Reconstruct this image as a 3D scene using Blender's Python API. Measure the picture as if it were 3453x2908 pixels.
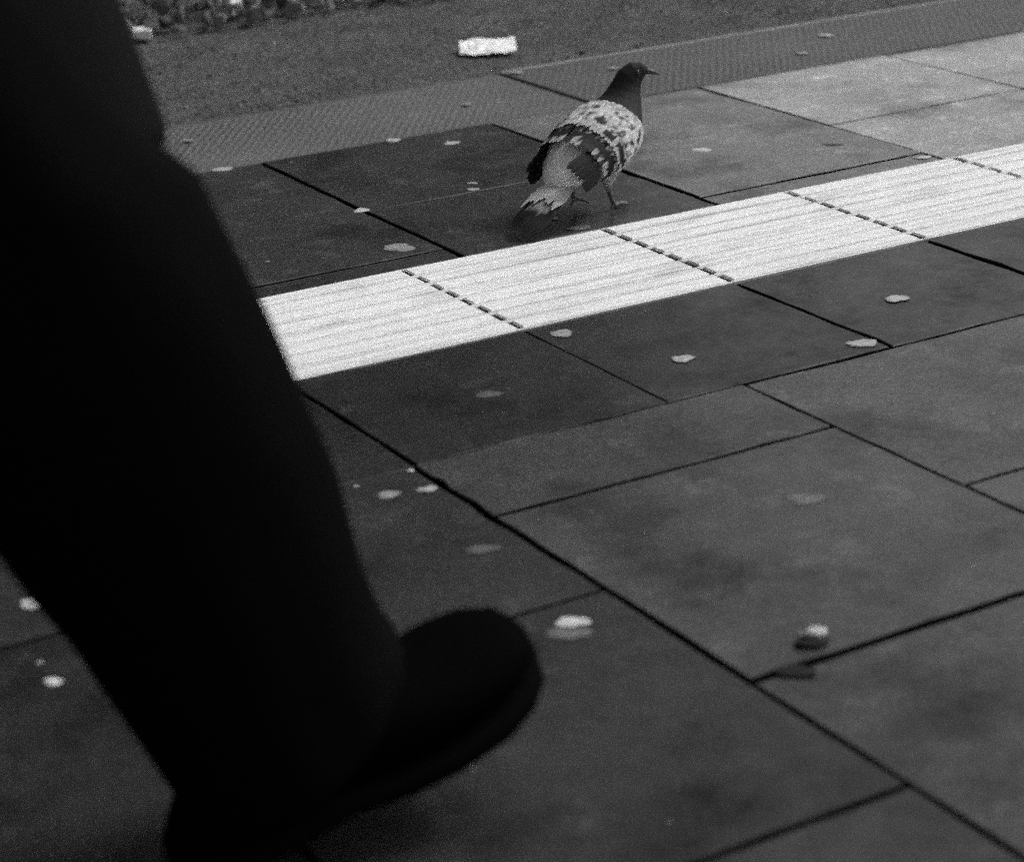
import bpy, bmesh, math, random
import numpy as np
from mathutils import Vector, Matrix, noise

for o in list(bpy.data.objects):
    bpy.data.objects.remove(o, do_unlink=True)
SC = bpy.context.scene
COL = SC.collection
R = math.radians
rng = random.Random(7)

# ------------------------------------------------------------------ camera
cd = bpy.data.cameras.new('camera'); cam = bpy.data.objects.new('camera', cd); COL.objects.link(cam)
# columns = camera right, up, back in the world (x along the tactile strip, y across it, z up)
cam.matrix_world = Matrix(((0.85933, 0.21294, -0.46499, -1.2401),
                           (-0.51006, 0.29029, -0.80968, -2.1250),
                           (-0.03743, 0.93295, 0.35807, 0.8196),
                           (0, 0, 0, 1)))
cd.sensor_fit = 'HORIZONTAL'; cd.sensor_width = 36; cd.lens = 79.02
cd.clip_start = 0.05; cd.clip_end = 2000
cd.dof.use_dof = True; cd.dof.focus_distance = 2.85; cd.dof.aperture_fstop = 5.2
SC.camera = cam

# ------------------------------------------------------------------ sky, sun, exposure
SUN_AZ, SUN_EL = -2.0, 50.0          # degrees, azimuth counted from +x towards +y
W = bpy.data.worlds.new('World'); SC.world = W; W.use_nodes = True
nt = W.node_tree; nt.nodes.clear()
sky = nt.nodes.new('ShaderNodeTexSky'); sky.sky_type = 'NISHITA'; sky.sun_disc = False
sky.sun_elevation = R(SUN_EL); sky.sun_rotation = R(90 - SUN_AZ); sky.air_density = 1.0; sky.dust_density = 4.0
bw = nt.nodes.new('ShaderNodeRGBToBW'); bg = nt.nodes.new('ShaderNodeBackground'); wo = nt.nodes.new('ShaderNodeOutputWorld')
bg.inputs['Strength'].default_value = 0.105
nt.links.new(sky.outputs['Color'], bw.inputs['Color']); nt.links.new(bw.outputs['Val'], bg.inputs['Color'])
nt.links.new(bg.outputs['Background'], wo.inputs['Surface'])
sd = bpy.data.lights.new('sun', 'SUN'); sd.energy = 1.5; sd.angle = R(25); sd.color = (1, 1, 1)
sun = bpy.data.objects.new('sun', sd); COL.objects.link(sun)
sdir = Vector((math.cos(R(SUN_EL)) * math.cos(R(SUN_AZ)), math.cos(R(SUN_EL)) * math.sin(R(SUN_AZ)), math.sin(R(SUN_EL))))
sun.rotation_euler = sdir.to_track_quat('Z', 'Y').to_euler(); sun.location = (6, 6, 6)
vs = SC.view_settings
vs.view_transform = 'Standard'; vs.look = 'None'; vs.gamma = 1.0; vs.use_curve_mapping = False
vs.exposure = 0.25
SC.render.engine = 'CYCLES'
SC.cycles.use_denoising = False
SC.cycles.use_adaptive_sampling = True
SC.cycles.adaptive_threshold = 0.22
SC.cycles.adaptive_min_samples = 8
SC.cycles.max_bounces = 4

# ------------------------------------------------------------------ materials
def mat(name, base, rough=0.6, spec=0.5, mottle=(3.0, 0.12), grain=(700, 0.25), bump=(400, 0.15, 0.002), tone=False, extra=None, rvar=0.0):
    """grey surface: base albedo (times the mesh's own tone), slow mottling, fine grain and relief"""
    m = bpy.data.materials.new(name); m.use_nodes = True
    n = m.node_tree.nodes; l = m.node_tree.links
    b = n['Principled BSDF']
    tc = n.new('ShaderNodeTexCoord')
    def nz(scale, detail=2.0, rgh=0.5):
        t = n.new('ShaderNodeTexNoise'); t.inputs['Scale'].default_value = scale; t.inputs['Detail'].default_value = detail
        t.inputs['Roughness'].default_value = rgh
        l.new(tc.outputs['Object'], t.inputs['Vector']); return t
    def mth(op, a, c):
        q = n.new('ShaderNodeMath'); q.operation = op
        for i, v in enumerate((a, c)):
            if isinstance(v, (int, float)): q.inputs[i].default_value = v
            else: l.new(v, q.inputs[i])
        return q.outputs[0]
    def centred(t, amp):            # 1 + amp*(noise-0.5)*4
        return mth('ADD', mth('MULTIPLY', mth('SUBTRACT', t.outputs['Fac'], 0.5), 4.0 * amp), 1.0)
    val = mth('MULTIPLY', centred(nz(mottle[0], 5, 0.6), mottle[1]), centred(nz(mottle[0] * 11, 4, 0.65), mottle[1] * 0.6))
    if grain: val = mth('MULTIPLY', val, centred(nz(grain[0], 2, 0.7), grain[1]))
    if tone:
        at = n.new('ShaderNodeAttribute'); at.attribute_name = 'tone'
        val = mth('MULTIPLY', val, at.outputs['Fac'])
    if extra: val = extra(n, l, tc, mth, val)
    val = mth('MAXIMUM', mth('MULTIPLY', val, base), 0.002)
    cb = n.new('ShaderNodeCombineColor')
    for i in range(3): l.new(val, cb.inputs[i])
    l.new(cb.outputs[0], b.inputs['Base Color'])
    b.inputs['Roughness'].default_value = rough
    if rvar:                        # polish differs over the surface: scuffed and smooth patches
        w = mth('ADD', mth('MULTIPLY', nz(9.0, 6, 0.65).outputs['Fac'], 0.6), mth('MULTIPLY', nz(55.0, 4, 0.7).outputs['Fac'], 0.4))
        l.new(mth('ADD', mth('MULTIPLY', mth('SUBTRACT', w, 0.5), rvar * 4), rough), b.inputs['Roughness'])
    b.inputs['Specular IOR Level'].default_value = spec
    if rvar:                        # a film of dirt dulls it in patches
        w2 = mth('ADD', mth('MULTIPLY', nz(6.5, 7, 0.68).outputs['Fac'], 0.65), mth('MULTIPLY', nz(38.0, 5, 0.7).outputs['Fac'], 0.35))
        l.new(mth('MAXIMUM', mth('MULTIPLY', mth('ADD', mth('MULTIPLY', mth('SUBTRACT', w2, 0.5), 6.0), 1.0), spec), 0.04), b.inputs['Specular IOR Level'])
    if bump:
        bp = n.new('ShaderNodeBump'); bp.inputs['Strength'].default_value = bump[1]; bp.inputs['Distance'].default_value = bump[2]
        l.new(nz(bump[0], 4, 0.7).outputs['Fac'], bp.inputs['Height']); l.new(bp.outputs['Normal'], b.inputs['Normal'])
    return m

def worn(n, l, tc, mth, val):
    """dark blotchy stains, pale scuffs and small pits in old concrete"""
    def nz(sc, det, rg, off):
        mp = n.new('ShaderNodeMapping'); mp.inputs['Location'].default_value = (off, off * 1.7, 0); l.new(tc.outputs['Object'], mp.inputs['Vector'])
        t = n.new('ShaderNodeTexNoise'); t.inputs['Scale'].default_value = sc; t.inputs['Detail'].default_value = det; t.inputs['Roughness'].default_value = rg
        l.new(mp.outputs['Vector'], t.inputs['Vector']); return t.outputs['Fac']
    def rng_(src, a, b, va, vb):
        q = n.new('ShaderNodeMapRange'); q.interpolation_type = 'SMOOTHSTEP'
        for i, x in enumerate((a, b, va, vb)): q.inputs[1 + i].default_value = x
        l.new(src, q.inputs[0]); return q.outputs[0]
    val = mth('MULTIPLY', val, rng_(nz(5.5, 6, 0.62, 3.0), 0.47, 0.68, 1.0, 0.45))
    val = mth('MULTIPLY', val, rng_(nz(16, 6, 0.7, 8.0), 0.53, 0.70, 1.0, 1.8))
    val = mth('MULTIPLY', val, rng_(nz(95, 3, 0.6, 1.0), 0.62, 0.72, 1.0, 0.45))
    val = mth('MULTIPLY', val, rng_(nz(140, 3, 0.6, 5.0), 0.66, 0.76, 1.0, 2.2))
    return val
def streaks(n, l, tc, mth, val):
    """grey dirt dragged along the ribs"""
    for sc, off, a, b, lo in (((3.0, 95.0, 1.0), 2.0, 0.46, 0.74, 0.70), ((14.0, 160.0, 1.0), 7.0, 0.52, 0.78, 0.72), ((9.0, 14.0, 1.0), 4.0, 0.55, 0.80, 0.74)):
        mp = n.new('ShaderNodeMapping'); mp.inputs['Scale'].default_value = sc; mp.inputs['Location'].default_value = (off, off, off)
        oi = n.new('ShaderNodeObjectInfo'); va = n.new('ShaderNodeVectorMath'); va.operation = 'ADD'
        l.new(tc.outputs['Object'], va.inputs[0]); l.new(oi.outputs['Location'], va.inputs[1]); l.new(va.outputs[0], mp.inputs['Vector'])
        t = n.new('ShaderNodeTexNoise'); t.inputs['Scale'].default_value = 1.0; t.inputs['Detail'].default_value = 4; l.new(mp.outputs['Vector'], t.inputs['Vector'])
        q = n.new('ShaderNodeMapRange'); q.interpolation_type = 'SMOOTHSTEP'
        for i, x in enumerate((a, b, 1.0, lo)): q.inputs[1 + i].default_value = x
        l.new(t.outputs['Fac'], q.inputs[0]); val = mth('MULTIPLY', val, q.outputs[0])
    return val
M = {}
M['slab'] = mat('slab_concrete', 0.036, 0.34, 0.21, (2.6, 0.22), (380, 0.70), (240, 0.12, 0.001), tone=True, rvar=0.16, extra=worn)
M['bedding'] = mat('joint_bedding', 0.034, 0.95, 0.1, (7, 0.45), (400, 0.3), (300, 0.4, 0.003))
M['tile'] = mat('white_tile', 0.78, 0.6, 0.4, (5, 0.05), (700, 0.10), (400, 0.12, 0.001), tone=True, extra=streaks)
M['edge'] = mat('edge_stone', 0.102, 0.75, 0.3, (3, 0.16), (500, 0.25), (260, 0.3, 0.002), tone=True)
M['lip'] = mat('edge_lip', 0.21, 0.6, 0.4, (14, 0.3), (500, 0.25), (260, 0.3, 0.001))
M['grit'] = mat('grit', 0.092, 0.9, 0.2, (7.0, 0.38), (110, 0.75), (80, 1.0, 0.012))
M['pebble'] = mat('pebble', 0.15, 0.9, 0.2, (4, 0.2), (500, 0.2), None, tone=True)
M['ground'] = mat('ground', 0.10, 0.95, 0.2, (0.6, 0.2), (60, 0.3), (40, 0.6, 0.02))
M['ballast'] = mat('ballast', 0.24, 0.9, 0.2, (14, 0.25), (350, 0.25), (120, 0.5, 0.004), tone=True)
M['gum'] = mat('gum', 0.5, 0.6, 0.3, (90, 0.22), (420, 0.30), (300, 0.2, 0.001), tone=True)
M['damp'] = mat('damp', 0.020, 0.8, 0.1, (60, 0.2), (420, 0.4), None, tone=True)
M['paper'] = mat('paper', 0.85, 0.8, 0.2, (20, 0.03), None, (60, 0.2, 0.002), tone=True)
M['dark_bit'] = mat('dark_bit', 0.02, 0.8, 0.2, (60, 0.2), None, (200, 0.3, 0.001))
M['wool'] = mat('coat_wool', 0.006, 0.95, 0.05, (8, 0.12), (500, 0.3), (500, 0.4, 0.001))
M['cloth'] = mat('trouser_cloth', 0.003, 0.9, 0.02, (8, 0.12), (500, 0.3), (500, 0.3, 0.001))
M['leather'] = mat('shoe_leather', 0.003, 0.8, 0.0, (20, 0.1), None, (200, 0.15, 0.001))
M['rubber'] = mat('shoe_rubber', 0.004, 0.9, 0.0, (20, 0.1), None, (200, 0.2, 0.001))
M['skin'] = mat('skin', 0.30, 0.55, 0.4, (20, 0.05), None, (300, 0.1, 0.001))
M['hair'] = mat('hair', 0.02, 0.6, 0.3, (60, 0.3), None, (300, 0.6, 0.003))
M['feather'] = mat('feather', 1.0, 0.75, 0.25, (60, 0.12), (900, 0.2), (500, 0.2, 0.001), tone=True)
M['beak'] = mat('beak', 0.06, 0.5, 0.4, (60, 0.1), None, None)
M['eye'] = mat('eye', 0.03, 0.2, 0.6, (60, 0.1), None, None)

# ------------------------------------------------------------------ helpers
def link(name, verts, faces, m, parent=None, tone=None, smooth=False, ftone=None):
    me = bpy.data.meshes.new(name)
    me.from_pydata([tuple(v) for v in verts], [], faces); me.update()
    if tone is not None:
        a = me.attributes.new('tone', 'FLOAT', 'POINT')
        vals = np.full(len(verts), tone, np.float32) if isinstance(tone, (int, float)) else np.asarray(tone, np.float32)
        a.data.foreach_set('value', vals)
    if ftone is not None:
        a = me.attributes.new('tone', 'FLOAT', 'FACE'); a.data.foreach_set('value', np.asarray(ftone, np.float32))
    me.materials.append(m)
    if smooth: me.polygons.foreach_set('use_smooth', [True] * len(me.polygons))
    o = bpy.data.objects.new(name, me); COL.objects.link(o)
    if parent is not None: o.parent = parent
    return o

def tag(o, label=None, cat=None, group=None, kind=None):
    if label: o['label'] = label
    if cat: o['category'] = cat
    if group: o['group'] = group
    if kind: o['kind'] = kind
    return o

def empty(name, loc=(0, 0, 0), rz=0):
    o = bpy.data.objects.new(name, None); COL.objects.link(o); o.location = loc; o.rotation_euler = (0, 0, rz); o.empty_display_size = 0.05
    return o

def box(v, f, x0, x1, y0, y1, z0, z1, ch=0.0):
    """a box, its top edges chamfered by ch"""
    i = len(v)
    v += [(x0, y0, z0), (x1, y0, z0), (x1, y1, z0), (x0, y1, z0),
          (x0, y0, z1 - ch), (x1, y0, z1 - ch), (x1, y1, z1 - ch), (x0, y1, z1 - ch)]
    for a in range(4):
        b = (a + 1) % 4; f.append((i + a, i + b, i + 4 + b, i + 4 + a))
    if ch:
        v += [(x0 + ch, y0 + ch, z1), (x1 - ch, y0 + ch, z1), (x1 - ch, y1 - ch, z1), (x0 + ch, y1 - ch, z1)]
        for a in range(4):
            b = (a + 1) % 4; f.append((i + 4 + a, i + 4 + b, i + 8 + b, i + 8 + a))
        f.append((i + 8, i + 9, i + 10, i + 11))
    else:
        f.append((i + 4, i + 5, i + 6, i + 7))
    f.append((i + 3, i + 2, i + 1, i))

def loft(rings, cap=True):
    v, f = [], []
    n = len(rings[0])
    for r in rings: v += [tuple(p) for p in r]
    for k in range(len(rings) - 1):
        for a in range(n):
            b = (a + 1) % n
            f.append((k * n + a, k * n + b, (k + 1) * n + b, (k + 1) * n + a))
    if cap:
        f.append(tuple(range(n - 1, -1, -1))); f.append(tuple((len(rings) - 1) * n + a for a in range(n)))
    return v, f

def tube(points, n=10):
    """points: (position, radius across, radius in plane); rings square to the path"""
    rings = []
    P = [Vector(p[0]) for p in points]
    for i, p in enumerate(points):
        t = (P[min(i + 1, len(P) - 1)] - P[max(i - 1, 0)]).normalized()
        side = Vector((0, 1, 0)) if abs(t.y) < 0.9 else Vector((1, 0, 0))
        up = side.cross(t).normalized(); side = t.cross(up).normalized()
        rings.append([P[i] + side * (p[1] * math.cos(2 * math.pi * a / n)) + up * (p[2] * math.sin(2 * math.pi * a / n)) for a in range(n)])
    return loft(rings)

def join(parts):
    v, f = [], []
    for pv, pf in parts:
        o = len(v); v += [tuple(p) for p in pv]; f += [tuple(i + o for i in q) for q in pf]
    return v, f

# ------------------------------------------------------------------ setting: ground sheets
def sheet(name, x0, x1, y0, y1, z, m, kind='structure', parent=None):
    o = link(name, [(x0, y0, z), (x1, y0, z), (x1, y1, z), (x0, y1, z)], [(0, 1, 2, 3)], m, parent)
    if parent is None: tag(o, kind=kind)
    return o

X0, X1 = -4.0, 5.2                    # how far the paving is built
g = sheet('ground', -400, 400, -400, 400, -0.09, M['ground']); g['label'] = 'dark bare ground under and beyond the platform'
nx_, ny_ = 231, 112
bv = []
for i in range(nx_):
    for j in range(ny_):
        px_, py_ = X0 + (X1 - X0) * i / (nx_ - 1), -3.2 + 4.436 * j / (ny_ - 1)
        bv.append((px_, py_, -0.0085 + 0.0075 * noise.noise(Vector((px_ * 5, py_ * 5, 1.5))) + 0.003 * noise.noise(Vector((px_ * 19, py_ * 19, 4)))))
bf = [(i * ny_ + j, (i + 1) * ny_ + j, (i + 1) * ny_ + j + 1, i * ny_ + j + 1) for i in range(nx_ - 1) for j in range(ny_ - 1)]
paving = link('pavement', [(a, b, min(c, -0.0025) if not -0.01 < b < 0.31 else -0.021) for a, b, c in bv], bf, M['bedding']); tag(paving, kind='structure')
paving['label'] = 'dark sandy bedding that shows in the joints of the paving slabs'
gp = sheet('path', X0 - 8, X1 + 8, 1.2385, 2.3, -0.022, M['grit']); gp['label'] = 'gritty dark surface between platform edge and ballast'

# unseen building, added to shape the reflections: the glossy slabs mirror it on the left and open sky on the right
M['brick'] = mat('brick', 0.07, 0.85, 0.2, (0.8, 0.2), (40, 0.2), (30, 0.4, 0.01))
M['pane'] = mat('pane', 0.02, 0.15, 0.5, (1, 0.1), None, None)
sb = empty('added_building', (-5, 9, 0)); tag(sb, 'unseen dark brick block added across the tracks for the slabs to mirror', 'building')
v, f = [], []; box(v, f, -12, 11.0, 0, 7, -0.1, 8.6); link('wall', v, f, M['brick'], sb)
v, f = [], []; box(v, f, -12.4, 11.4, -0.5, 7.4, 8.603, 9.0, 0.1); link('roof', v, f, M['brick'], sb)
for fl in range(2):
    for i in range(8):
        xw = -11 + 2.8 * i; v, f = [], []; box(v, f, xw, xw + 1.3, -0.04, 0.02, 1.0 + 3.9 * fl, 3.2 + 3.9 * fl, 0.0)
        wn = link('window', v, f, M['brick'], sb); v, f = [], []; box(v, f, xw + .1, xw + 1.2, -0.06, -0.043, 1.1 + 3.9 * fl, 3.1 + 3.9 * fl); link('pane', v, f, M['pane'], wn)

# ------------------------------------------------------------------ paving slabs, each a child of the pavement
def slab(x0, x1, y0, y1, tone, z=0.0, gap=(0.003, 0.003, 0.003, 0.003), name='slab', seg=9):
    x0 += gap[0]; x1 -= gap[1]; y0 += gap[2]; y1 -= gap[3]
    ring = []
    def side(ax, ay, bx, by, nx, ny):
        for k in range(seg):
            t = k / seg
            j = rng.uniform(-0.0014, 0.0007) - (0.0025 if rng.random() < 0.04 else 0)
            if k == 0: ring.append((ax, ay)); continue
            ring.append((ax + (bx - ax) * t + nx * j, ay + (by - ay) * t + ny * j))
    side(x0, y0, x1, y0, 0, -1); side(x1, y0, x1, y1, 1, 0); side(x1, y1, x0, y1, 0, 1); side(x0, y1, x0, y0, -1, 0)
    cx, cy = (x0 + x1) / 2, (y0 + y1) / 2
    tx, ty = rng.uniform(-0.002, 0.002), rng.uniform(-0.002, 0.002)
    n = len(ring); ch = 0.0013
    def top(x, y): return z + (x - cx) * tx + (y - cy) * ty
    low = [(x, y, -0.05) for x, y in ring]
    mid = [(x, y, top(x, y) - ch) for x, y in ring]
    def inset(x, y):
        hx, hy = (x1 - x0) / 2, (y1 - y0) / 2
        return cx + (x - cx) * (1 - ch / hx), cy + (y - cy) * (1 - ch / hy)
    hi = []
    for x, y in ring:
        a, b = inset(x, y); hi.append((a, b, top(a, b)))
    v, f = loft([low, mid, hi], cap=False)
    f.append(tuple(2 * n + a for a in range(n)))
    o = link(name, v, f, M['slab'], paving, tone=[0.12] * (2 * n) + [tone] * n)     # joint dirt on the sides, with joint shade painted in as well
    return o

def shade(x, y):                      # concrete batches differ in tone from slab to slab
    return 1.0 + 0.22 * noise.noise(Vector((x * 1.9 + 3.1, y * 2.3 - 1.7, 0.4))) + rng.uniform(-0.08, 0.08)

def gaps():
    return tuple(rng.choice((0.0016, 0.0024, 0.003, 0.0036)) for _ in range(4))

# row of narrow slabs on the near side of the tactile strip
x = -3.9
while x < X1 - 0.3:
    gl_, gr_ = (0.0009 if abs(x) < .01 else 0.0013 if abs(x + .3) < .01 else 0.0026), (0.0009 if abs(x + .3) < .01 else 0.0013 if abs(x + .6) < .01 else 0.0026)   # one joint is nearly closed
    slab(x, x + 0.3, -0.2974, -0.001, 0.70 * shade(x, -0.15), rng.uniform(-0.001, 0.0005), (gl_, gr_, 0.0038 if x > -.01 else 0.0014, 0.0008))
    x += 0.3
# near field: columns of 40 cm slabs laid in running bond
for k in range(-9, 13):
    xa = -0.3046 + 0.4 * k
    first = -0.4527 if k % 2 == 0 else -0.6455
    cuts = [-0.2974, first] + [first - 0.4 * j for j in range(1, 7)]
    for a, b in zip(cuts[1:], cuts[:-1]):
        if a < -3.2: break
        gl = 0.0024 if k == 0 else 0.0022; gr = 0.0024 if k == -1 else 0.0022
        slab(xa, xa + 0.4, a, b, (0.85, 1.5, 1.8, 1.9)[max(0, min(3, k + 1))] * shade(xa, a), rng.uniform(-0.0012, 0.0008), (gl, gr, 0.0030, 0.0030 if b < -0.3 else 0.0018))  # columns paler to the right, part of it sheen painted in
# far field between the strip and the platform edge
for k in range(-12, 11):
    xa = 0.8921 + 0.4 * k
    cut = 0.573 if k % 2 == 0 else 0.348
    gl = 0.0032; base = 1.15 if xa < 0.4 else 4.2 if xa < 0.8 else 8.3  # paler slabs at right, with lost sheen painted into their tone
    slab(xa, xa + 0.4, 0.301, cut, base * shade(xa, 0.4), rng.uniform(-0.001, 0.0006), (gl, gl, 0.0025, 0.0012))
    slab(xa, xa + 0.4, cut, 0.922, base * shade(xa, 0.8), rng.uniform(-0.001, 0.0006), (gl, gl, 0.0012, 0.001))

# ------------------------------------------------------------------ ribbed white tactile strip: one tile per object
strip = empty('tactile_strip', (0, 0.15, 0))
tag(strip, 'white ribbed tactile guide strip of square tiles running across the paving', 'guide strip')
def tile_mesh(seed):
    r = random.Random(seed)
    v, f, t = [], [], []
    pitch = 0.298 / 8
    def add(a0, a1, b0, b1, z0, z1, ch, tone):
        n0 = len(v); box(v, f, a0, a1, b0, b1, z0, z1, ch); t.extend([tone] * (len(v) - n0))
    y = 0.001
    for i in range(8):
        w = pitch * 0.27
        s0, s1 = r.uniform(0.0034, 0.0052), r.uniform(0.0034, 0.0052)
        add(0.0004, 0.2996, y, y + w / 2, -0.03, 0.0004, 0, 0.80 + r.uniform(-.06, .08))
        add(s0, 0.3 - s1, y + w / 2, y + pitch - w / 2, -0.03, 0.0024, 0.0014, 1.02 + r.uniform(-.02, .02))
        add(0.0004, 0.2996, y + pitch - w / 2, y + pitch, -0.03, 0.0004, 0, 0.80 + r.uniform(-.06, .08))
        y += pitch
    me = bpy.data.meshes.new('tile'); me.from_pydata(v, [], f)
    a = me.attributes.new('tone', 'FLOAT', 'POINT'); a.data.foreach_set('value', np.array(t, np.float32))
    me.materials.append(M['tile']); return me
tiles = [tile_mesh(s) for s in range(5)]
for i in range(-13, 17):
    o = bpy.data.objects.new('tile', tiles[i % 5]); COL.objects.link(o); o.parent = strip
    o.location = (0.3 * i + rng.uniform(-.0006, .0006), -0.15 + rng.uniform(-.0005, .0005), rng.uniform(-.0006, .0006)); o.rotation_euler = (0, 0, rng.uniform(-.0012, .0012))

for i in range(-13, 18):               # dirt packed in the joints between the rib ends
    v, f = [], []; box(v, f, 0.3 * i - 0.0065, 0.3 * i + 0.0065, -0.148, 0.146, -0.02, -0.0012)
    link('joint', v, f, M['bedding'], strip)

# ------------------------------------------------------------------ studded platform edge: long plates, each with its own studs
edge = empty('platform_edge', (0, 1.08, 0))
tag(edge, 'grey platform edge of long plates covered in small diamond studs', 'platform edge')
def stud_field(x0, x1, y0, y1, seed):
    r = np.random.RandomState(seed)
    px, py = 0.0150, 0.0105
    nx, ny = int((x1 - x0) / px), int((y1 - y0) / py)
    ii, jj = np.meshgrid(np.arange(nx), np.arange(ny), indexing='ij')
    cx = x0 + (ii + 0.5 + 0.5 * (jj % 2)) * px; cy = y0 + (jj + 0.5) * py
    cx = cx.ravel() + r.normal(0, 0.0014, cx.size); cy = cy.ravel() + r.normal(0, 0.0008, cy.size); keep = cx < x1 - 0.007; cx = cx[keep]; cy = cy[keep]
    worn = np.array([noise.noise(Vector((a * 2.2, b * 5, seed * 1.3))) for a, b in zip(cx[::1], cy[::1])])
    h = (0.0019 if seed < 5 else 0.0012) * np.clip(0.85 + 0.7 * worn, 0.18, 1.2)
    n = len(cx)
    sx, sy = 0.0074, 0.0040
    base = np.array([[-sx, 0], [0, -sy], [sx, 0], [0, sy]]); inn = base * 0.45
    V = np.zeros((n, 8, 3), np.float32)
    for q in range(4):
        V[:, q, 0] = cx + base[q, 0]; V[:, q, 1] = cy + base[q, 1]; V[:, q, 2] = 0.0003
        V[:, 4 + q, 0] = cx + inn[q, 0]; V[:, 4 + q, 1] = cy + inn[q, 1]; V[:, 4 + q, 2] = 0.0003 + h
    F = []
    for q in range(4):
        p = (q + 1) % 4; F.append([q, p, 4 + p, 4 + q])
    F.append([4, 5, 6, 7])
    F = (np.array(F)[None] + (np.arange(n) * 8)[:, None, None]).reshape(-1, 4)
    return V.reshape(-1, 3), F
for k in range(-2, 4):
    xa = 0.69 - 1.35 * 0 + 1.35 * k + (0 if k else 0); xb = xa + 1.35
    v, f = [], []
    box(v, f, xa + 0.003, xb - 0.003, 0.9235, 1.2285, -0.085, 0.0005 + (0.002 if k >= 0 else 0), 0.002)
    pl = link('edge_plate', v, f, M['edge'], edge, tone=0.98 - 0.1 * (k >= 0)); pl.location = (0, -1.08, 0)
    SV, SF = stud_field(xa + 0.006, xb - 0.006, 0.928, 1.222, k + 5)
    SV[:, 2] += 0.0002 + (0.002 if k >= 0 else 0)
    me = bpy.data.meshes.new('studs'); me.from_pydata(SV.tolist(), [], SF.tolist())
    a = me.attributes.new('tone', 'FLOAT', 'POINT'); a.data.foreach_set('value', np.full(len(SV), 1.08 - 0.12 * (k >= 0), np.float32))
    me.materials.append(M['edge'])
    so = bpy.data.objects.new('studs', me); COL.objects.link(so); so.parent = pl; so['kind'] = 'stuff'
    v, f = [], []
    box(v, f, xa + 0.003, xb - 0.003, 1.2288, 1.2372, -0.085, 0.004 if k >= 0 else 0.0005, 0.0015)
    lp = link('edge_lip', v, f, M['lip'] if k >= 0 else M['edge'], pl, tone=0.8)

# ------------------------------------------------------------------ loose grit beside the platform edge (uncountable) and ballast
def rock_verts(r, n=11, sq=(1, 1, 0.75)):
    bm = bmesh.new()
    for _ in range(n):
        d = Vector((r.gauss(0, 1), r.gauss(0, 1), r.gauss(0, 1))).normalized() * r.uniform(0.8, 1.05)
        bm.verts.new((d.x * sq[0], d.y * sq[1], d.z * sq[2]))
    bmesh.ops.convex_hull(bm, input=bm.verts)
    loose = [q for q in bm.verts if not q.link_faces]
    bmesh.ops.delete(bm, geom=loose, context='VERTS')
    bm.verts.index_update()
    v = [q.co.copy() for q in bm.verts]; f = [tuple(p.index for p in q.verts) for q in bm.faces]; bm.free()
    return v, f
r2 = random.Random(21)
protos = [rock_verts(r2, 6, (1, 1, 0.6)) for _ in range(10)]
V, F, T = [], [], []
for _ in range(16000):
    x = r2.uniform(-0.9, 3.2); y = r2.uniform(1.242, 2.16)
    d = noise.noise(Vector((x * 3, y * 3, 2.2)))
    if r2.random() > 0.55 + 0.9 * d: continue
    s = 0.0020 * math.exp(r2.gauss(0, 0.5)) + 0.0006
    pv, pf = protos[r2.randrange(10)]
    ca, sa = math.cos(r2.uniform(0, 6.28)), math.sin(r2.uniform(0, 6.28))
    o = len(V); t = max(0.25, r2.gauss(0.9, 0.3)) * (2.6 if r2.random() < 0.012 else 1)
    for q in pv: V.append((x + s * (q.x * ca - q.y * sa), y + s * (q.x * sa + q.y * ca), -0.0215 + s * (q.z + 0.3)))
    for q in pf: F.append(tuple(i + o for i in q))
    T += [t] * len(pv)
gr = link('gravel', V, F, M['pebble'], None, tone=T)
tag(gr, 'fine loose grit strewn beyond the platform edge', 'grit', kind='stuff')

bed = sheet('ballast_bed', X0 - 8, X1 + 8, 2.10, 5.5, -0.0205, M['grit']); bed['label'] = 'bed of dark crushed stone ballast beyond the gritty strip'
rocks = []
for s in range(8):
    v, f = rock_verts(r2, 10, (1, 0.8, 0.66))
    me = bpy.data.meshes.new('stone'); me.from_pydata([tuple(q) for q in v], [], f); me.materials.append(M['ballast'])
    a = me.attributes.new('tone', 'FLOAT', 'POINT'); a.data.foreach_set('value', np.full(len(v), 0.40 + 0.17 * s, np.float32)); rocks.append((me, v, f))
spots = []
for row in range(60):
    y = 2.05 + row * 0.034
    x = -1.2 + r2.uniform(0, .05)
    while x < 3.4:
        spots.append((x + r2.uniform(-.012, .012), y + r2.uniform(-.014, .014) + 0.05 * noise.noise(Vector((x * 3, 0, 7)))))
        x += 0.052
spots.sort(key=lambda p: (p[0] - 0.6) ** 2 * 0.35 + (p[1] - 2.05) ** 2)
V, F, T = [], [], []
for i, (x, y) in enumerate(spots):
    me, rv, rf = rocks[r2.randrange(8)]
    s = r2.uniform(0.016, 0.036); zz = -0.018 + min((y - 2.04) * 0.10, 0.10) + r2.uniform(0.0, 0.022)
    if i < 290:
        o = bpy.data.objects.new('stone', me); COL.objects.link(o); o.parent = bed
        o.location = (x, y, zz + s * 0.35); o.scale = (s, s, s); o.rotation_euler = (r2.uniform(0, 6.3), r2.uniform(0, 6.3), r2.uniform(0, 6.3))
    else:
        mt = Matrix.Translation((x, y, zz + s * 0.35)) @ Matrix.Rotation(r2.uniform(0, 6.3), 4, 'Z') @ Matrix.Rotation(r2.uniform(0, 6.3), 4, 'X') @ Matrix.Scale(s, 4)
        o = len(V); V += [tuple(mt @ q) for q in rv]; F += [tuple(k + o for k in q) for q in rf]; T += [r2.uniform(0.5, 2.0)] * len(rv)
st = link('stones', V, F, M['ballast'], bed, tone=T); st['kind'] = 'stuff'

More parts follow.
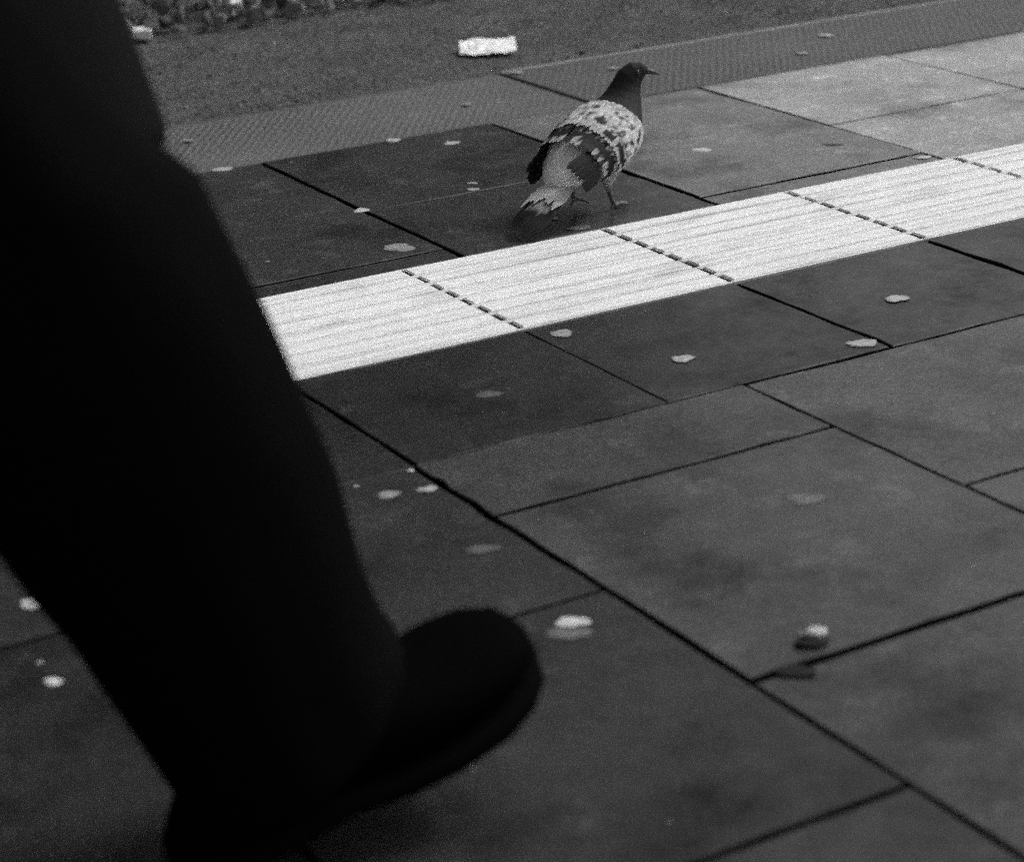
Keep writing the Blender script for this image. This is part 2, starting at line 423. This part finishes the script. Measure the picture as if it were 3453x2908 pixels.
# ------------------------------------------------------------------ pigeon
def pigeon(loc, rz):
    parts = []
    spine = [((-.128, 0, .070), .012, .009), ((-.118, 0, .075), .024, .017), ((-.09, 0, .087), .040, .031), ((-.05, 0, .103), .053, .045),
             ((0, 0, .118), .060, .053), ((.040, 0, .133), .057, .052), ((.066, 0, .150), .047, .043), ((.084, 0, .168), .036, .034),
             ((.095, 0, .185), .028, .028), ((.102, -.001, .200), .0230, .0245), ((.108, -.004, .213), .0210, .0230), ((.115, -.011, .222), .0185, .019),
             ((.121, -.020, .225), .012, .013), ((.125, -.026, .225), .005, .006)]
    parts.append(tube(spine, 20))
    # right leg planted, left leg trailing with its toes just leaving the ground
    for s, hipx, ank, foot, lift in ((-1, .005, (.000, .040), .022, 0.0), (1, -.005, (-.030, .052), -.022, .014)):
        y = 0.024 * s
        parts.append(tube([((hipx, y, .085), .024, .028), ((hipx - .004, y, .066), .016, .019), ((ank[0] - .002, y, ank[1] + .010), .008, .009), ((ank[0], y, ank[1]), .0045, .0050),
                           (((ank[0] + foot) / 2 - .003, y, ank[1] * .5 + lift * .5), .0036, .0036), ((foot - .004, y, .007 + lift), .0042, .0044), ((foot + .002, y, .004 + lift), .003, .003)], 10))
        for ang, L in ((0, .034), (32, .028), (-32, .028), (180, .016)):
            dx, dy = math.cos(R(ang)), math.sin(R(ang)) * 0.8
            parts.append(tube([((foot - dx * .002, y - dy * .002, .006 + lift), .0034, .0034), ((foot + dx * L * .5, y + dy * L * .5, .0062 + lift * .75), .0030, .0032),
                               ((foot + dx * L * .85, y + dy * L * .85, .0042 + lift * .5), .0027, .0027), ((foot + dx * L, y + dy * L, .0028 + lift * .45), .0012, .0016)], 8))
    v, f = join(parts)
    def plumage(n, l, tc, mth, val):
        sx = n.new('ShaderNodeSeparateXYZ'); l.new(tc.outputs['Object'], sx.inputs[0])
        x_, z_ = sx.outputs['X'], sx.outputs['Z']
        def ramp(src, a, b, va, vb):
            q = n.new('ShaderNodeMapRange'); q.inputs[1].default_value = a; q.inputs[2].default_value = b; q.inputs[3].default_value = va; q.inputs[4].default_value = vb
            l.new(src, q.inputs[0]); return q.outputs[0]
        neck = mth('ADD', mth('MULTIPLY', x_, 0.62), mth('MULTIPLY', z_, 0.78))
        t = ramp(neck, 0.140, 0.156, 0.40, 0.014)
        rump = ramp(x_, -0.075, -0.045, 0.62, 0.0)
        legs = ramp(z_, 0.032, 0.050, 0.13, 0.0)
        t = mth('MAXIMUM', mth('MAXIMUM', t, rump), 0.0)
        t = mth('ADD', mth('MULTIPLY', t, ramp(z_, 0.035, 0.050, 0.0, 1.0)), mth('MULTIPLY', legs, 1.0))
        return mth('MULTIPLY', val, t)
    bm_ = mat('pigeon_plumage', 1.0, 0.75, 0.25, (40, 0.15), (700, 0.25), (350, 0.35, 0.0015), extra=plumage)
    body = link('pigeon', v, f, bm_, None, smooth=True)
    rm = body.modifiers.new('merge', 'REMESH'); rm.mode = 'VOXEL'; rm.voxel_size = 0.0018; rm.use_smooth_shade = True
    sm = body.modifiers.new('smooth', 'SMOOTH'); sm.factor = 0.5; sm.iterations = 2

    pr = random.Random(4)
    def feather(v, f, t, base, d, nrm, L, Wd, tones, lift=0.0, droop=0.0, seg=8, mot=0.0):
        """a vane with a rounded end; tones = list of (fraction, tone) with ragged borders; mot = how much the chequering shows"""
        d = d.normalized(); nrm = (nrm - d * nrm.dot(d)).normalized(); s = d.cross(nrm).normalized()
        o = len(v)
        for i in range(seg + 1):
            u = i / seg
            w = Wd * (0.45 + 0.55 * min(1, u * 2.6)) * math.sqrt(max(0.02, 1 - max(0, (u - 0.55) / 0.45) ** 2.0))
            c = base + d * (L * u) + nrm * (lift * u - droop * u * u)
            for k in (-1, -0.35, 0.35, 1):
                p = c + s * (w * 0.5 * k) - nrm * (abs(k) ** 2 * Wd * 0.10)
                uu = u + 0.16 * noise.noise(p * 160)
                tn = tones[-1][1]
                for q, tv in tones:
                    if uu <= q: tn = tv; break
                if mot:
                    m = noise.noise(p * 75 + Vector((5, 2, 9))) + 0.7 * noise.noise(p * 190)
                    k2 = max(0, min(1, (m - 0.02) / 0.45)) * mot
                    tn = tn * (1 - k2) + 0.03 * k2
                v.append(tuple(p)); t.append(tn * pr.uniform(0.8, 1.15))
        for i in range(seg):
            for k in range(3):
                a = o + i * 4 + k; f.append((a, a + 1, a + 5, a + 4))
    pts = [(Vector(p[0]), p[1], p[2]) for p in spine]
    def surf(x, th, s, off):
        """point on the body's side at station x, th degrees down from the back, with the outward normal"""
        for i in range(1, 7):
            if x <= pts[i][0].x:
                a, b = pts[i - 1], pts[i]; break
        else: a, b = pts[5], pts[6]
        k = (x - a[0].x) / (b[0].x - a[0].x); c = a[0].lerp(b[0], k); ry = a[1] + (b[1] - a[1]) * k; rz = a[2] + (b[2] - a[2]) * k
        tg = (b[0] - a[0]).normalized(); up = Vector((-tg.z, 0, tg.x))
        side = Vector((0, s, 0))
        n_ = (side * math.sin(R(th)) / ry + up * math.cos(R(th)) / rz).normalized()
        return c + side * (math.sin(R(th)) * ry) + up * (math.cos(R(th)) * rz) + n_ * off, n_, -tg
    for s in (-1, 1):
        v, f, t = [], [], []
        # flight feathers: long dark primaries that run back over the rump
        for i in range(7):
            p, n_, bk = surf(-0.035 - 0.004 * i, 62 + 7 * i, s, 0.004 + 0.0006 * i)
            d = bk + Vector((0, -s * (0.20 - 0.014 * i), 0.06 - 0.05 * i / 6))
            feather(v, f, t, p, d, n_, 0.100 - 0.006 * i, 0.017, [(0.35, 0.10), (1, 0.014)], 0.002)
        # secondaries: pale with a black bar
        for i in range(16):
            th = 12 + 7.6 * i
            p, n_, bk = surf(-0.028 + pr.uniform(-.003, .003), th, s, 0.0052)
            feather(v, f, t, p, bk + Vector((0, -s * 0.10, -0.05 + 0.008 * i)), n_, 0.060 - 0.0011 * i, 0.013, [(0.24, 0.46), (0.70, 0.010), (1, 0.40 if pr.random() < .6 else 0.03)], 0.0012, 0.0, mot=0.2)
        # greater coverts carry the second, broken bar
        for i in range(19):
            th = 4 + 6.7 * i
            p, n_, bk = surf(0.000 + pr.uniform(-.003, .003), th, s, 0.0058)
            feather(v, f, t, p, bk + Vector((0, -s * 0.05, 0)), n_, 0.040, 0.011, [(0.42, 0.55), (0.80, 0.012 if (i > 5 and pr.random() < .8) else 0.5), (1, 0.5)], 0.0012, mot=0.5)
        # smaller coverts: pale and mottled
        for row in range(13):
            xs = 0.010 + 0.0041 * row; L = .024 - .0009 * row
            for i in range(22):
                th = 0 + 5.8 * i + 2.7 * (row % 2) + pr.uniform(-1, 1)
                p, n_, bk = surf(xs + pr.uniform(-.0012, .0012), th, s, 0.0062 - 0.0002 * row)
                feather(v, f, t, p, bk, n_, L, 0.0085, [(1, pr.uniform(0.46, 0.66))], 0.0012, seg=5, mot=1.0 if row < 10 else 0.4)
        w = link('wing', v, f, M['feather'], body, tone=t, smooth=True)
        w['label'] = 'pale chequered wing with two black bars'
    # tail: a half spread fan, dark at the end
    v, f, t = [], [], []
    for i in range(11):
        k = (i - 5) / 5
        base = Vector((-.104, 0.014 * k, .078 - 0.004 * abs(k))); d = Vector((-1, 0.13 * k, -0.42 - .05 * abs(k)))
        inner = abs(k) < 0.7
        feather(v, f, t, base, d, Vector((-.4, 0.3 * k, 1)), 0.130 - 0.010 * abs(k), 0.019,
                [(0.62, 0.30 if inner else 0.04), (1, 0.010)], 0.001 - 0.002 * abs(k), 0.004, seg=10)
    # tail coverts keep the rump pale
    for i in range(13):
        k = (i - 6) / 6
        feather(v, f, t, Vector((-.100, 0.024 * k, .085 - 0.010 * k * k)), Vector((-1, 0.10 * k, -0.44)), Vector((-.4, .45 * k, 1)), 0.075 * pr.uniform(.8, 1.15), 0.012, [(1, 0.52)], 0.0, 0.0, seg=6)
    tl = link('tail', v, f, M['feather'], body, tone=t, smooth=True); tl['label'] = 'pale rump and tail ending in a black band'
    bv, bf = tube([((.119, -.018, .2235), .0065, .007), ((.124, -.025, .2230), .0050, .0055), ((.130, -.034, .2205), .0036, .004), ((.1345, -.042, .2165), .0012, .0014)], 10)
    link('beak', bv, bf, M['beak'], body, smooth=True)
    for s in (-1, 1):
        bm = bmesh.new(); bmesh.ops.create_uvsphere(bm, u_segments=10, v_segments=6, radius=0.0042)
        bm.verts.index_update()
        e = link('eye', [q.co + Vector((.1155 + .0135 * s, -.0105 + .0105 * s, .2245)) for q in bm.verts], [tuple(p.index for p in q.verts) for q in bm.faces], M['eye'], body, smooth=True); bm.free()
    body.location = loc; body.rotation_euler = (0, 0, rz); body.scale = (.78, .90, .78)
    return body
pg = pigeon((0.347, 0.385, 0.001), R(23))
tag(pg, 'pale chequered pigeon with dark neck and tail running beside the white strip', 'pigeon')

# ------------------------------------------------------------------ walking person in a long dark coat
def person():
    YR, YL = -0.875, -0.70                                   # the leading and the trailing leg
    hipR, kneeR, ankR = (-1.04, YR + .01, .90), (-.865, YR, .485), (-.705, YR, .100)
    hipL, kneeL, ankL = (-1.10, YL - .01, .90), (-1.14, YL, .480), (-1.45, YL, .190)
    verts = []; edges = []; rad = []
    def vv(p, r, to=None):
        verts.append(p); rad.append(r)
        if to is not None: edges.append((to, len(verts) - 1))
        return len(verts) - 1
    pel = vv((-1.07, -.787, .93), .13); wst = vv((-1.065, -.787, 1.10), .12, pel); ch = vv((-1.055, -.787, 1.32), .14, wst)
    nk = vv((-1.04, -.787, 1.47), .058, ch); hd0 = vv((-1.02, -.787, 1.55), .068, nk); hd = vv((-1.00, -.787, 1.64), .085, hd0); vv((-1.005, -.787, 1.71), .062, hd)
    nose = vv((-.925, -.787, 1.615), .014, hd); vv((-.908, -.787, 1.603), .010, nose)
    for y in (-1, 1): vv((-1.012, -.787 + y * .088, 1.62), .016, hd)
    for hip, kn, an in ((hipR, kneeR, ankR), (hipL, kneeL, ankL)):
        a = vv(hip, .085, pel); b = vv(kn, .055, a); c = vv(an, .037, b); vv((an[0] + .07, an[1], an[2] - .03), .035, c)
    for s, fw in ((-1, -.05), (1, .08)):
        a = vv((-1.055, -.787 + s * .17, 1.36), .055, ch); b = vv((-1.10 + fw, -.787 + s * .24, 1.10), .042, a); c = vv((-1.00 + fw, -.787 + s * .20, .95), .032, b)
        vv((-.955 + fw, -.787 + s * .18, .90), .034, c)
    me = bpy.data.meshes.new('person'); me.from_pydata(verts, edges, [])
    body = bpy.data.objects.new('person', me); COL.objects.link(body); me.materials.append(M['skin'])
    bpy.context.view_layer.objects.active = body
    sk = body.modifiers.new('skin', 'SKIN'); sk.use_smooth_shade = True
    for d_, r_ in zip(me.skin_vertices[0].data, rad): d_.radius = (r_, r_)
    me.skin_vertices[0].data[0].use_root = True
    ss = body.modifiers.new('sub', 'SUBSURF'); ss.levels = 2; ss.render_levels = 2
    tag(body, 'person in long dark coat and loose black trousers striding past, heel on the slabs', 'person')
    # hair and face details above the frame
    bm = bmesh.new(); bmesh.ops.create_uvsphere(bm, u_segments=20, v_segments=14, radius=1.0)
    bmesh.ops.delete(bm, geom=[q for q in bm.verts if q.co.z < -0.25 or (q.co.x > 0.55 and q.co.z < 0.45)], context='VERTS'); bm.verts.index_update()
    hr = link('hair', [(-1.02 + q.co.x * .102, -.787 + q.co.y * .092, 1.652 + q.co.z * .108) for q in bm.verts], [tuple(p.index for p in q.verts) for q in bm.faces], M['hair'], body, smooth=True); bm.free()
    so = hr.modifiers.new('thick', 'SOLIDIFY'); so.thickness = 0.015
    for s in (-1, 1):
        bm = bmesh.new(); bmesh.ops.create_uvsphere(bm, u_segments=10, v_segments=6, radius=0.011); bm.verts.index_update()
        link('eye', [q.co + Vector((-.925, -.787 + s * .032, 1.645)) for q in bm.verts], [tuple(p.index for p in q.verts) for q in bm.faces], M['eye'], body, smooth=True); bm.free()
    mv, mf = tube([((-.932, -.812, 1.575), .004, .004), ((-.922, -.787, 1.574), .006, .006), ((-.932, -.762, 1.575), .004, .004)], 8)
    link('mouth', mv, mf, M['hair'], body, smooth=True)

    # trousers: rings (centre x, centre y, z, half depth, half width, ring tilt)
    def leg_rings(data, seed, n=40):
        rings = []
        for i, (cx, cy, cz, rx, ry, tilt) in enumerate(data):
            ring = []
            for a in range(n):
                th = 2 * math.pi * a / n
                fold = 1 + 0.035 * noise.noise(Vector((math.cos(th) * 1.6, math.sin(th) * 1.6 + seed, cz * 7))) * 2 + 0.05 * noise.noise(Vector((math.cos(th) * 2.4 + cz * 6, math.sin(th) * 2.4, cz * 16 + seed))) + 0.018 * math.sin(th * 3 + cz * 9 + seed)
                crease = 0.035 * math.exp(-(((th + math.pi) % (2 * math.pi) - math.pi) / 0.16) ** 2)      # pressed crease down the front
                dx = rx * math.cos(th) * (fold + crease); dy = ry * math.sin(th) * fold
                ring.append((cx + dx * math.cos(tilt), cy + dy, cz - dx * math.sin(tilt)))
            rings.append(ring)
        return rings
    lean = R(24)
    dataR = [(-.706, YR, .079, .074, .068, R(-28)), (-.704, YR, .083, .086, .079, R(-28)), (-.709, YR, .098, .089, .084, R(-24)), (-.717, YR, .120, .092, .085, R(-16)), (-.730, YR, .150, .0955, .085, R(-6)), (-.745, YR, .190, .100, .085, 0), (-.763, YR, .236, .1067, .085, 0),
             (-.780, YR, .282, .112, .086, 0), (-.7985, YR, .329, .1171, .087, 0), (-.826, YR, .400, .122, .088, 0), (-.862, YR, .484, .123, .090, 0), (-.885, YR, .520, .108, .090, 0), (-.905, YR, .560, .098, .090, 0), (-.945, YR, .650, .096, .092, 0),
             (-.985, YR + .01, .780, .110, .100, R(8)), (-1.04, YR + .02, .90, .125, .105, R(10)), (-1.06, YR + .03, .98, .11, .09, 0)]
    dataL = [(-1.452, YL, .19, .082, .07, R(45)), (-1.447, YL, .195, .090, .078, R(45)), (-1.40, YL, .25, .092, .080, R(45)), (-1.30, YL, .34, .094, .083, R(42)), (-1.21, YL, .42, .098, .088, R(30)), (-1.15, YL, .49, .102, .093, R(10)),
             (-1.13, YL, .58, .104, .096, 0), (-1.12, YL, .70, .108, .098, 0), (-1.11, YL, .82, .112, .10, 0), (-1.10, YL - .02, .92, .12, .10, 0), (-1.08, YL - .03, .98, .11, .09, 0)]
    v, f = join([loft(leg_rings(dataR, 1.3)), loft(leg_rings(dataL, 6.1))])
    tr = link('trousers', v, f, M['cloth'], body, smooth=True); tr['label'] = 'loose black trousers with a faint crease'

    # shoes: rounded uppers on a separate rubber sole
    def shoe(heel, ang, yc):
        st = [(-.004, .020, .030), (.012, .031, .050), (.04, .036, .078), (.075, .038, .094), (.11, .041, .090), (.15, .047, .080), (.19, .052, .073), (.23, .052, .069), (.256, .045, .062), (.275, .030, .051), (.283, .012, .038)]
        up, so = [], []
        n = 20
        ca, sa = math.cos(ang), math.sin(ang)
        def place(x, y, z):
            spring = 0.020 * max(0, (x - .17) / .115) ** 2
            z += spring
            return (heel[0] + x * ca - z * sa, yc + y, heel[2] + x * sa + z * ca)
        for x, hw, top in st:
            ring = []; sring = []
            for a in range(n):
                th = 2 * math.pi * a / n; c, s_ = math.cos(th), math.sin(th)
                y = hw * math.copysign(abs(c) ** 0.75, c); zm = 0.020 + (top - 0.020) * 0.5; hz = (top - 0.020) * 0.5
                ring.append(place(x, y, zm + hz * math.copysign(abs(s_) ** 0.8, s_)))
                sring.append(place(x * 1.012 - .001, 1.09 * hw * math.copysign(abs(c) ** 0.6, c), 0.0125 + 0.012 * math.copysign(abs(s_) ** 0.5, s_) + (0.004 if .09 < x < .13 else 0)))
            up.append(ring); so.append(sring)
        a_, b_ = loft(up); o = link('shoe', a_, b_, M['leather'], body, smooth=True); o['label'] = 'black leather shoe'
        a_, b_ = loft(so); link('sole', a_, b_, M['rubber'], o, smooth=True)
        return o
    shoe((-.787, 0, .003), R(13), YR)
    shoe((-1.50, 0, .100), R(-24), YL)

    # coat: one shell from the collar to a hem at the knee, sleeves ending in the pockets
    n = 48; rings = []
    for cx, cz, rx, ry, wob in ((-0.983, .486, .256, .176, .008), (-0.983, .498, .257, .178, .008), (-1.000, .60, .245, .182, .010), (-1.046, .74, .225, .222, .014), (-1.055, .88, .195, .212, .010), (-1.06, 1.02, .165, .198, .006), (-1.062, 1.14, .155, .192, .004),
                               (-1.06, 1.26, .160, .205, .002), (-1.055, 1.36, .150, .215, .0), (-1.05, 1.42, .118, .170, 0), (-1.045, 1.465, .082, .095, 0), (-1.04, 1.50, .074, .078, 0), (-1.04, 1.53, .078, .082, 0)):
        ring = []
        for a in range(n):
            th = 2 * math.pi * a / n
            k = 1 + wob * (math.sin(5 * th + 1.0) + 0.6 * math.sin(9 * th + cz * 3)) 
            ring.append((cx + rx * k * math.cos(th), -.787 + ry * k * math.sin(th), cz + (0.10 * (1 - math.cos(th)) * rx + 0.16 * max(0, -math.sin(th)) * ry) * max(0, min(1, (0.9 - cz) / 0.35))))
        rings.append(ring)
    shell = loft(rings, cap=False)
    sl = []
    for s, fw in ((-1, -.05), (1, .08)):
        sl.append(tube([((-1.055, -.787 + s * .13, 1.39), .075, .078), ((-1.06 + fw * .3, -.787 + s * .205, 1.33), .070, .076), ((-1.09 + fw, -.787 + s * .255, 1.12), .060, .062), ((-1.05 + fw, -.787 + s * .245, 1.01), .056, .058), ((-.99 + fw, -.787 + s * .20, .93), .058, .052), ((-.96 + fw, -.787 + s * .17, .91), .055, .048)], 18))
    v, f = join([shell] + sl)
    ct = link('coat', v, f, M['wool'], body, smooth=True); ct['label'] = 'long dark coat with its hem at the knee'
    so = ct.modifiers.new('thick', 'SOLIDIFY'); so.thickness = 0.006
person()

# ------------------------------------------------------------------ chewing gum trodden flat on the slabs
GUM = [  # x, y, width, tone, stretch, label
    (0.055, 1.110, .020, .55, 1.3, 'small pale gum spot on the studded edge, leftmost of those in view'),
    (0.030, 0.921, .042, .75, 1.5, 'long pale gum smear where studded edge meets the slab beside the trouser leg'),
    (0.317, 0.919, .032, .80, 1.3, 'pale gum spot on the seam between studded edge and dark slab, behind the pigeon tail'),
    (0.379, 0.844, .032, .80, 1.3, 'pale gum spot on dark slab just below the studded edge, left of the pigeon'),
    (0.284, 0.614, .017, .62, 1.2, 'upper of two tiny gum spots close together left of the pigeon tail'),
    (0.267, 0.583, .021, .68, 1.3, 'lower of two tiny gum spots close together left of the pigeon tail'),
    (0.090, 0.583, .028, .95, 1.2, 'bright gum spot at the left end of the slab joint left of the pigeon'),
    (0.045, 0.388, .048, .50, 1.1, 'large grey round gum spot on dark slab left of the pigeon tail'),
    (0.280, 0.321, .040, .26, 1.5, 'faint grey gum smear below the pigeon at the edge of the white strip'),
    (0.651, 0.566, .036, .95, 1.2, 'bright gum spot on the light slab right of the pigeon'),
    (0.273, 0.384, .026, .45, 1.4, 'dim gum spot at the tip of the pigeon tail'),
    (0.874, 0.327, .030, .90, 1.3, 'bright gum spot in the slab corner touching the far edge of the white strip'),
    (1.311, 1.110, .034, .85, 1.2, 'bright gum spot on the studded edge, upper right, under its pale lip'),
    (0.857, 1.124, .026, .60, 1.4, 'pale gum fleck on the studded edge just above the pigeon head'),
    (0.710, 1.204, .032, .60, 1.6, 'thin pale gum fleck at the outer lip of the studded edge near the paper'),
    (0.522, 1.049, .020, .50, 1.3, 'pale gum fleck on the studded edge above the pigeon back'),
    (1.180, 1.010, .030, .55, 1.5, 'pale gum smear on the studded edge above the light slabs'),
    (0.029, -.038, .029, .60, 1.2, 'two-lobed grey gum spot touching the near edge of the white strip'),
    (0.090, -.193, .024, .80, 1.0, 'round bright gum spot in the middle of the dark slab nearest the strip'),
    (0.414, -.167, .027, .82, 1.0, 'round bright gum spot on the dark slab near the right edge below the strip'),
    (0.280, -.270, .031, .80, 1.1, 'bright gum spot beside the joint corner below the strip'),
    (-.141, -.164, .032, .17, 1.7, 'very faint gum smear on dark slab just below the strip'),
    (-.045, -.587, .034, .24, 1.1, 'large faint round gum spot in the middle of the big slab on the right'),
    (-.349, -.511, .032, .20, 1.8, 'faint gum smear above the toe of the shoe'),
    (-.362, -.684, .028, 1.05, 1.2, 'bright white gum blob in front of the shoe toe'),
    (-.376, -.700, .036, .26, 1.5, 'dim grey gum stain under the bright blob in front of the shoe toe'),
    (-.725, -.386, .026, .85, 1.2, 'pale gum spot behind the leg, upper one at the left border'),
    (-.761, -.537, .017, 1.1, 1.2, 'small bright gum spot behind the heel at the left border'),
    (-.759, -.498, .006, .80, 1.2, 'tiny gum fleck just above the bright spot at the left border'),
    (-.312, -.307, .008, 1.0, 1.2, 'tiny bright gum fleck at the slab corner right of the trouser leg'),
    (-.374, -.311, .006, .90, 1.3, 'tiny gum fleck close to the trouser leg'),
    (-.358, -.348, .024, .50, 1.3, 'grey gum spot right of the trouser leg, left one of the pair'),
    (-.321, -.358, .020, .70, 1.3, 'pale gum spot right of the trouser leg, right one of the pair'),
]
def blot(name, x, y, w, m, tone, stretch, h=0.0012, seed=0, z=0.0012, ang=0.52):
    r = random.Random(seed * 17 + 3); n = 22; v = [(0, 0, h)]; f = []
    ph = [r.uniform(0, 6.28) for _ in range(4)]
    for ring, (k, zz) in enumerate(((0.6, 0.92), (0.88, 0.6), (1.0, 0.0))):
        for a in range(n):
            th = 2 * math.pi * a / n
            q = 1 + 0.14 * math.sin(2 * th + ph[0]) + 0.10 * math.sin(3 * th + ph[1]) + 0.07 * math.sin(5 * th + ph[2]) + 0.05 * math.sin(8 * th + ph[3])
            v.append((w / 2 * k * q * math.cos(th), w / 2 / stretch * k * q * math.sin(th), h * zz))
    for a in range(n): f.append((0, 1 + a, 1 + (a + 1) % n))
    for ring in range(2):
        for a in range(n):
            b = (a + 1) % n; f.append((1 + ring * n + a, 1 + (ring + 1) * n + a, 1 + (ring + 1) * n + b, 1 + ring * n + b))
    o = link(name, v, f, m, None, tone=[max(0.10, tone * r.uniform(.8, 1.1) * (1.0 if i_ <= n else 0.85 if i_ <= 2 * n else 0.42)) for i_ in range(len(v))], smooth=True)
    o.location = (x, y, z); o.rotation_euler = (0, 0, -ang)
    return o
for i, (x, y, w, tn, stx, lab) in enumerate(GUM):
    zz = 0.0052 if y > 0.925 else 0.0006
    tag(blot('chewing_gum', x, y, w * (0.86 if y > 0.3 else 1), M['gum'], tn, stx, 0.0006, i, zz), lab, 'gum', 'gum trodden flat on the platform')
tag(blot('stain', -.265, -.860, .036, M['damp'], 1.0, 1.9, 0.0004, 91, 0.0009), 'dark damp stain on the slab joint near the pale lump', 'stain')
tag(blot('stain', 0.818, 0.464, .040, M['damp'], 3.5, 1.9, 0.0004, 92, 0.0009), 'faint dark stain on the light slab near the strip, upper right', 'stain')

# specks of dirt: too many and too small to count
r3 = random.Random(5); V, F, T = [], [], []
for _ in range(420):
    x, y = r3.uniform(-1.0, 2.0), r3.uniform(-1.3, 0.92)
    if -0.003 < y < 0.303: continue
    s = r3.uniform(0.0006, 0.0016) * (1.7 if r3.random() < 0.08 else 1); pv, pf = protos[r3.randrange(10)]; o = len(V)
    for q in pv: V.append((x + s * q.x * 1.3, y + s * q.y, 0.0008 + s * 0.5 * q.z))
    F += [tuple(k + o for k in q) for q in pf]; T += [r3.choice((1.2, 1.6, 2.4, 0.6))] * len(pv)
tag(link('debris', V, F, M['pebble'], None, tone=T), 'tiny specks of grit scattered over the slabs', 'debris', kind='stuff')

# ------------------------------------------------------------------ pale lump with a dark underside standing in for its shadow, by the joint
lv, lf = [], []
bm = bmesh.new(); bmesh.ops.create_icosphere(bm, subdivisions=3, radius=1.0); bm.verts.index_update()
vs_ = []
for q in bm.verts:
    k = 1 + 0.22 * noise.noise(q.co * 1.7 + Vector((3, 1, 2))) + 0.10 * noise.noise(q.co * 4.1)
    vs_.append((q.co.x * .0118 * k + .002, q.co.y * .0095 * k, .0120 + q.co.z * .0068 * k))
lump = link('food_scrap', vs_, [tuple(p.index for p in q.verts) for q in bm.faces], M['gum'], None, tone=0.95, smooth=True); bm.free()
lump.location = (-.222, -.828, 0.0); lump.rotation_euler = (0, 0, -.3); lump.scale = (.78, .78, .72)
tag(lump, 'small pale lump with a dark underside drawn as its shadow and a thin tail lying by the slab joint', 'food scrap')
bm = bmesh.new(); bmesh.ops.create_icosphere(bm, subdivisions=3, radius=1.0); bm.verts.index_update()
cv = []
for q in bm.verts:
    k = 1 + 0.20 * noise.noise(q.co * 2.1 + Vector((9, 4, 2)))
    cv.append((q.co.x * .0195 * k - .004, q.co.y * .0125 * k - .005, .0050 + q.co.z * .0052 * k + 0.06 * q.co.x * .0165))
link('shadow_underside', cv, [tuple(p.index for p in q.verts) for q in bm.faces], M['dark_bit'], lump, smooth=True); bm.free()
tv, tf = tube([((-.006, 0, .0125), .003, .0025), ((-.013, .001, .0112), .0018, .0016), ((-.023, .001, .0100), .0008, .0008)], 8)
link('tail', tv, tf, M['gum'], lump, tone=0.6, smooth=True)

# ------------------------------------------------------------------ crumpled white paper and pale scraps in the ballast
def sheet_paper(name, loc, rz, L, Wd, h, seed, tone=1.0, nx=22, ny=16):
    v, f, t = [], [], []
    for i in range(nx + 1):
        for j in range(ny + 1):
            a, b = i / nx, j / ny
            rag = 0.05 * noise.noise(Vector((b * 5, seed, 1))) if a < 0.5 else 0.015 * noise.noise(Vector((b * 7, seed, 5)))
            taper = 1 - 0.42 * max(0, (0.22 - a) / 0.22)
            x = (a - 0.5) * L * (1 + rag); y = (b - 0.5) * Wd * taper * (1 + 0.05 * noise.noise(Vector((a * 5, seed, 9))))
            cr = abs(noise.noise(Vector((a * 3.1, b * 3.1, seed)))) + 0.55 * abs(noise.noise(Vector((a * 7.5, b * 7.5, seed + 3))))
            v.append((x, y, 0.004 + h * cr + 0.012 * max(0, a - .8) + 0.010 * b)); t.append(tone)
    for i in range(nx):
        for j in range(ny):
            k = i * (ny + 1) + j; f.append((k, k + ny + 1, k + ny + 2, k + 1))
    o = link(name, v, f, M['paper'], None, tone=t)
    so = o.modifiers.new('thick', 'SOLIDIFY'); so.thickness = 0.0006
    o.location = loc; o.rotation_euler = (0, 0, rz); return o
tag(sheet_paper('paper_sheet', (0.822, 1.500, -0.020), R(-28), 0.106, 0.092, 0.008, 2.3), 'crumpled white sheet of paper lying on the grit beyond the platform edge', 'paper')
def carton(loc, rz, sx, sy, sz, lab, tilt=0.1):
    v, f = [], []; box(v, f, -sx / 2, sx / 2, -sy / 2, sy / 2, 0, sz, 0.002)
    v = [(a + 0.06 * sx * noise.noise(Vector((a * 60, b * 60, c * 60))), b + 0.1 * c, c * (1 + 0.25 * a / sx)) for a, b, c in v]
    o = link('paper_scrap', v, f, M['paper'], None, tone=0.9); o.location = loc; o.rotation_euler = (tilt, 0.05, rz); tag(o, lab, 'scrap', 'pale scraps among the ballast'); return o
carton((0.352, 2.045, -0.010), R(-26), .040, .030, .016, 'white folded carton scrap at the foot of the ballast, beside the dark coat')
carton((0.440, 2.300, 0.045), R(-20), .040, .030, .022, 'pale carton scrap higher up in the ballast at the top border')
carton((0.560, 2.055, 0.028), R(10), .026, .012, .006, 'thin bright white scrap lying on the front stones of the ballast', 0.4)
carton((0.815, 2.015, 0.010), R(5), .016, .012, .006, 'tiny white scrap at the right end of the visible ballast', 0.3)
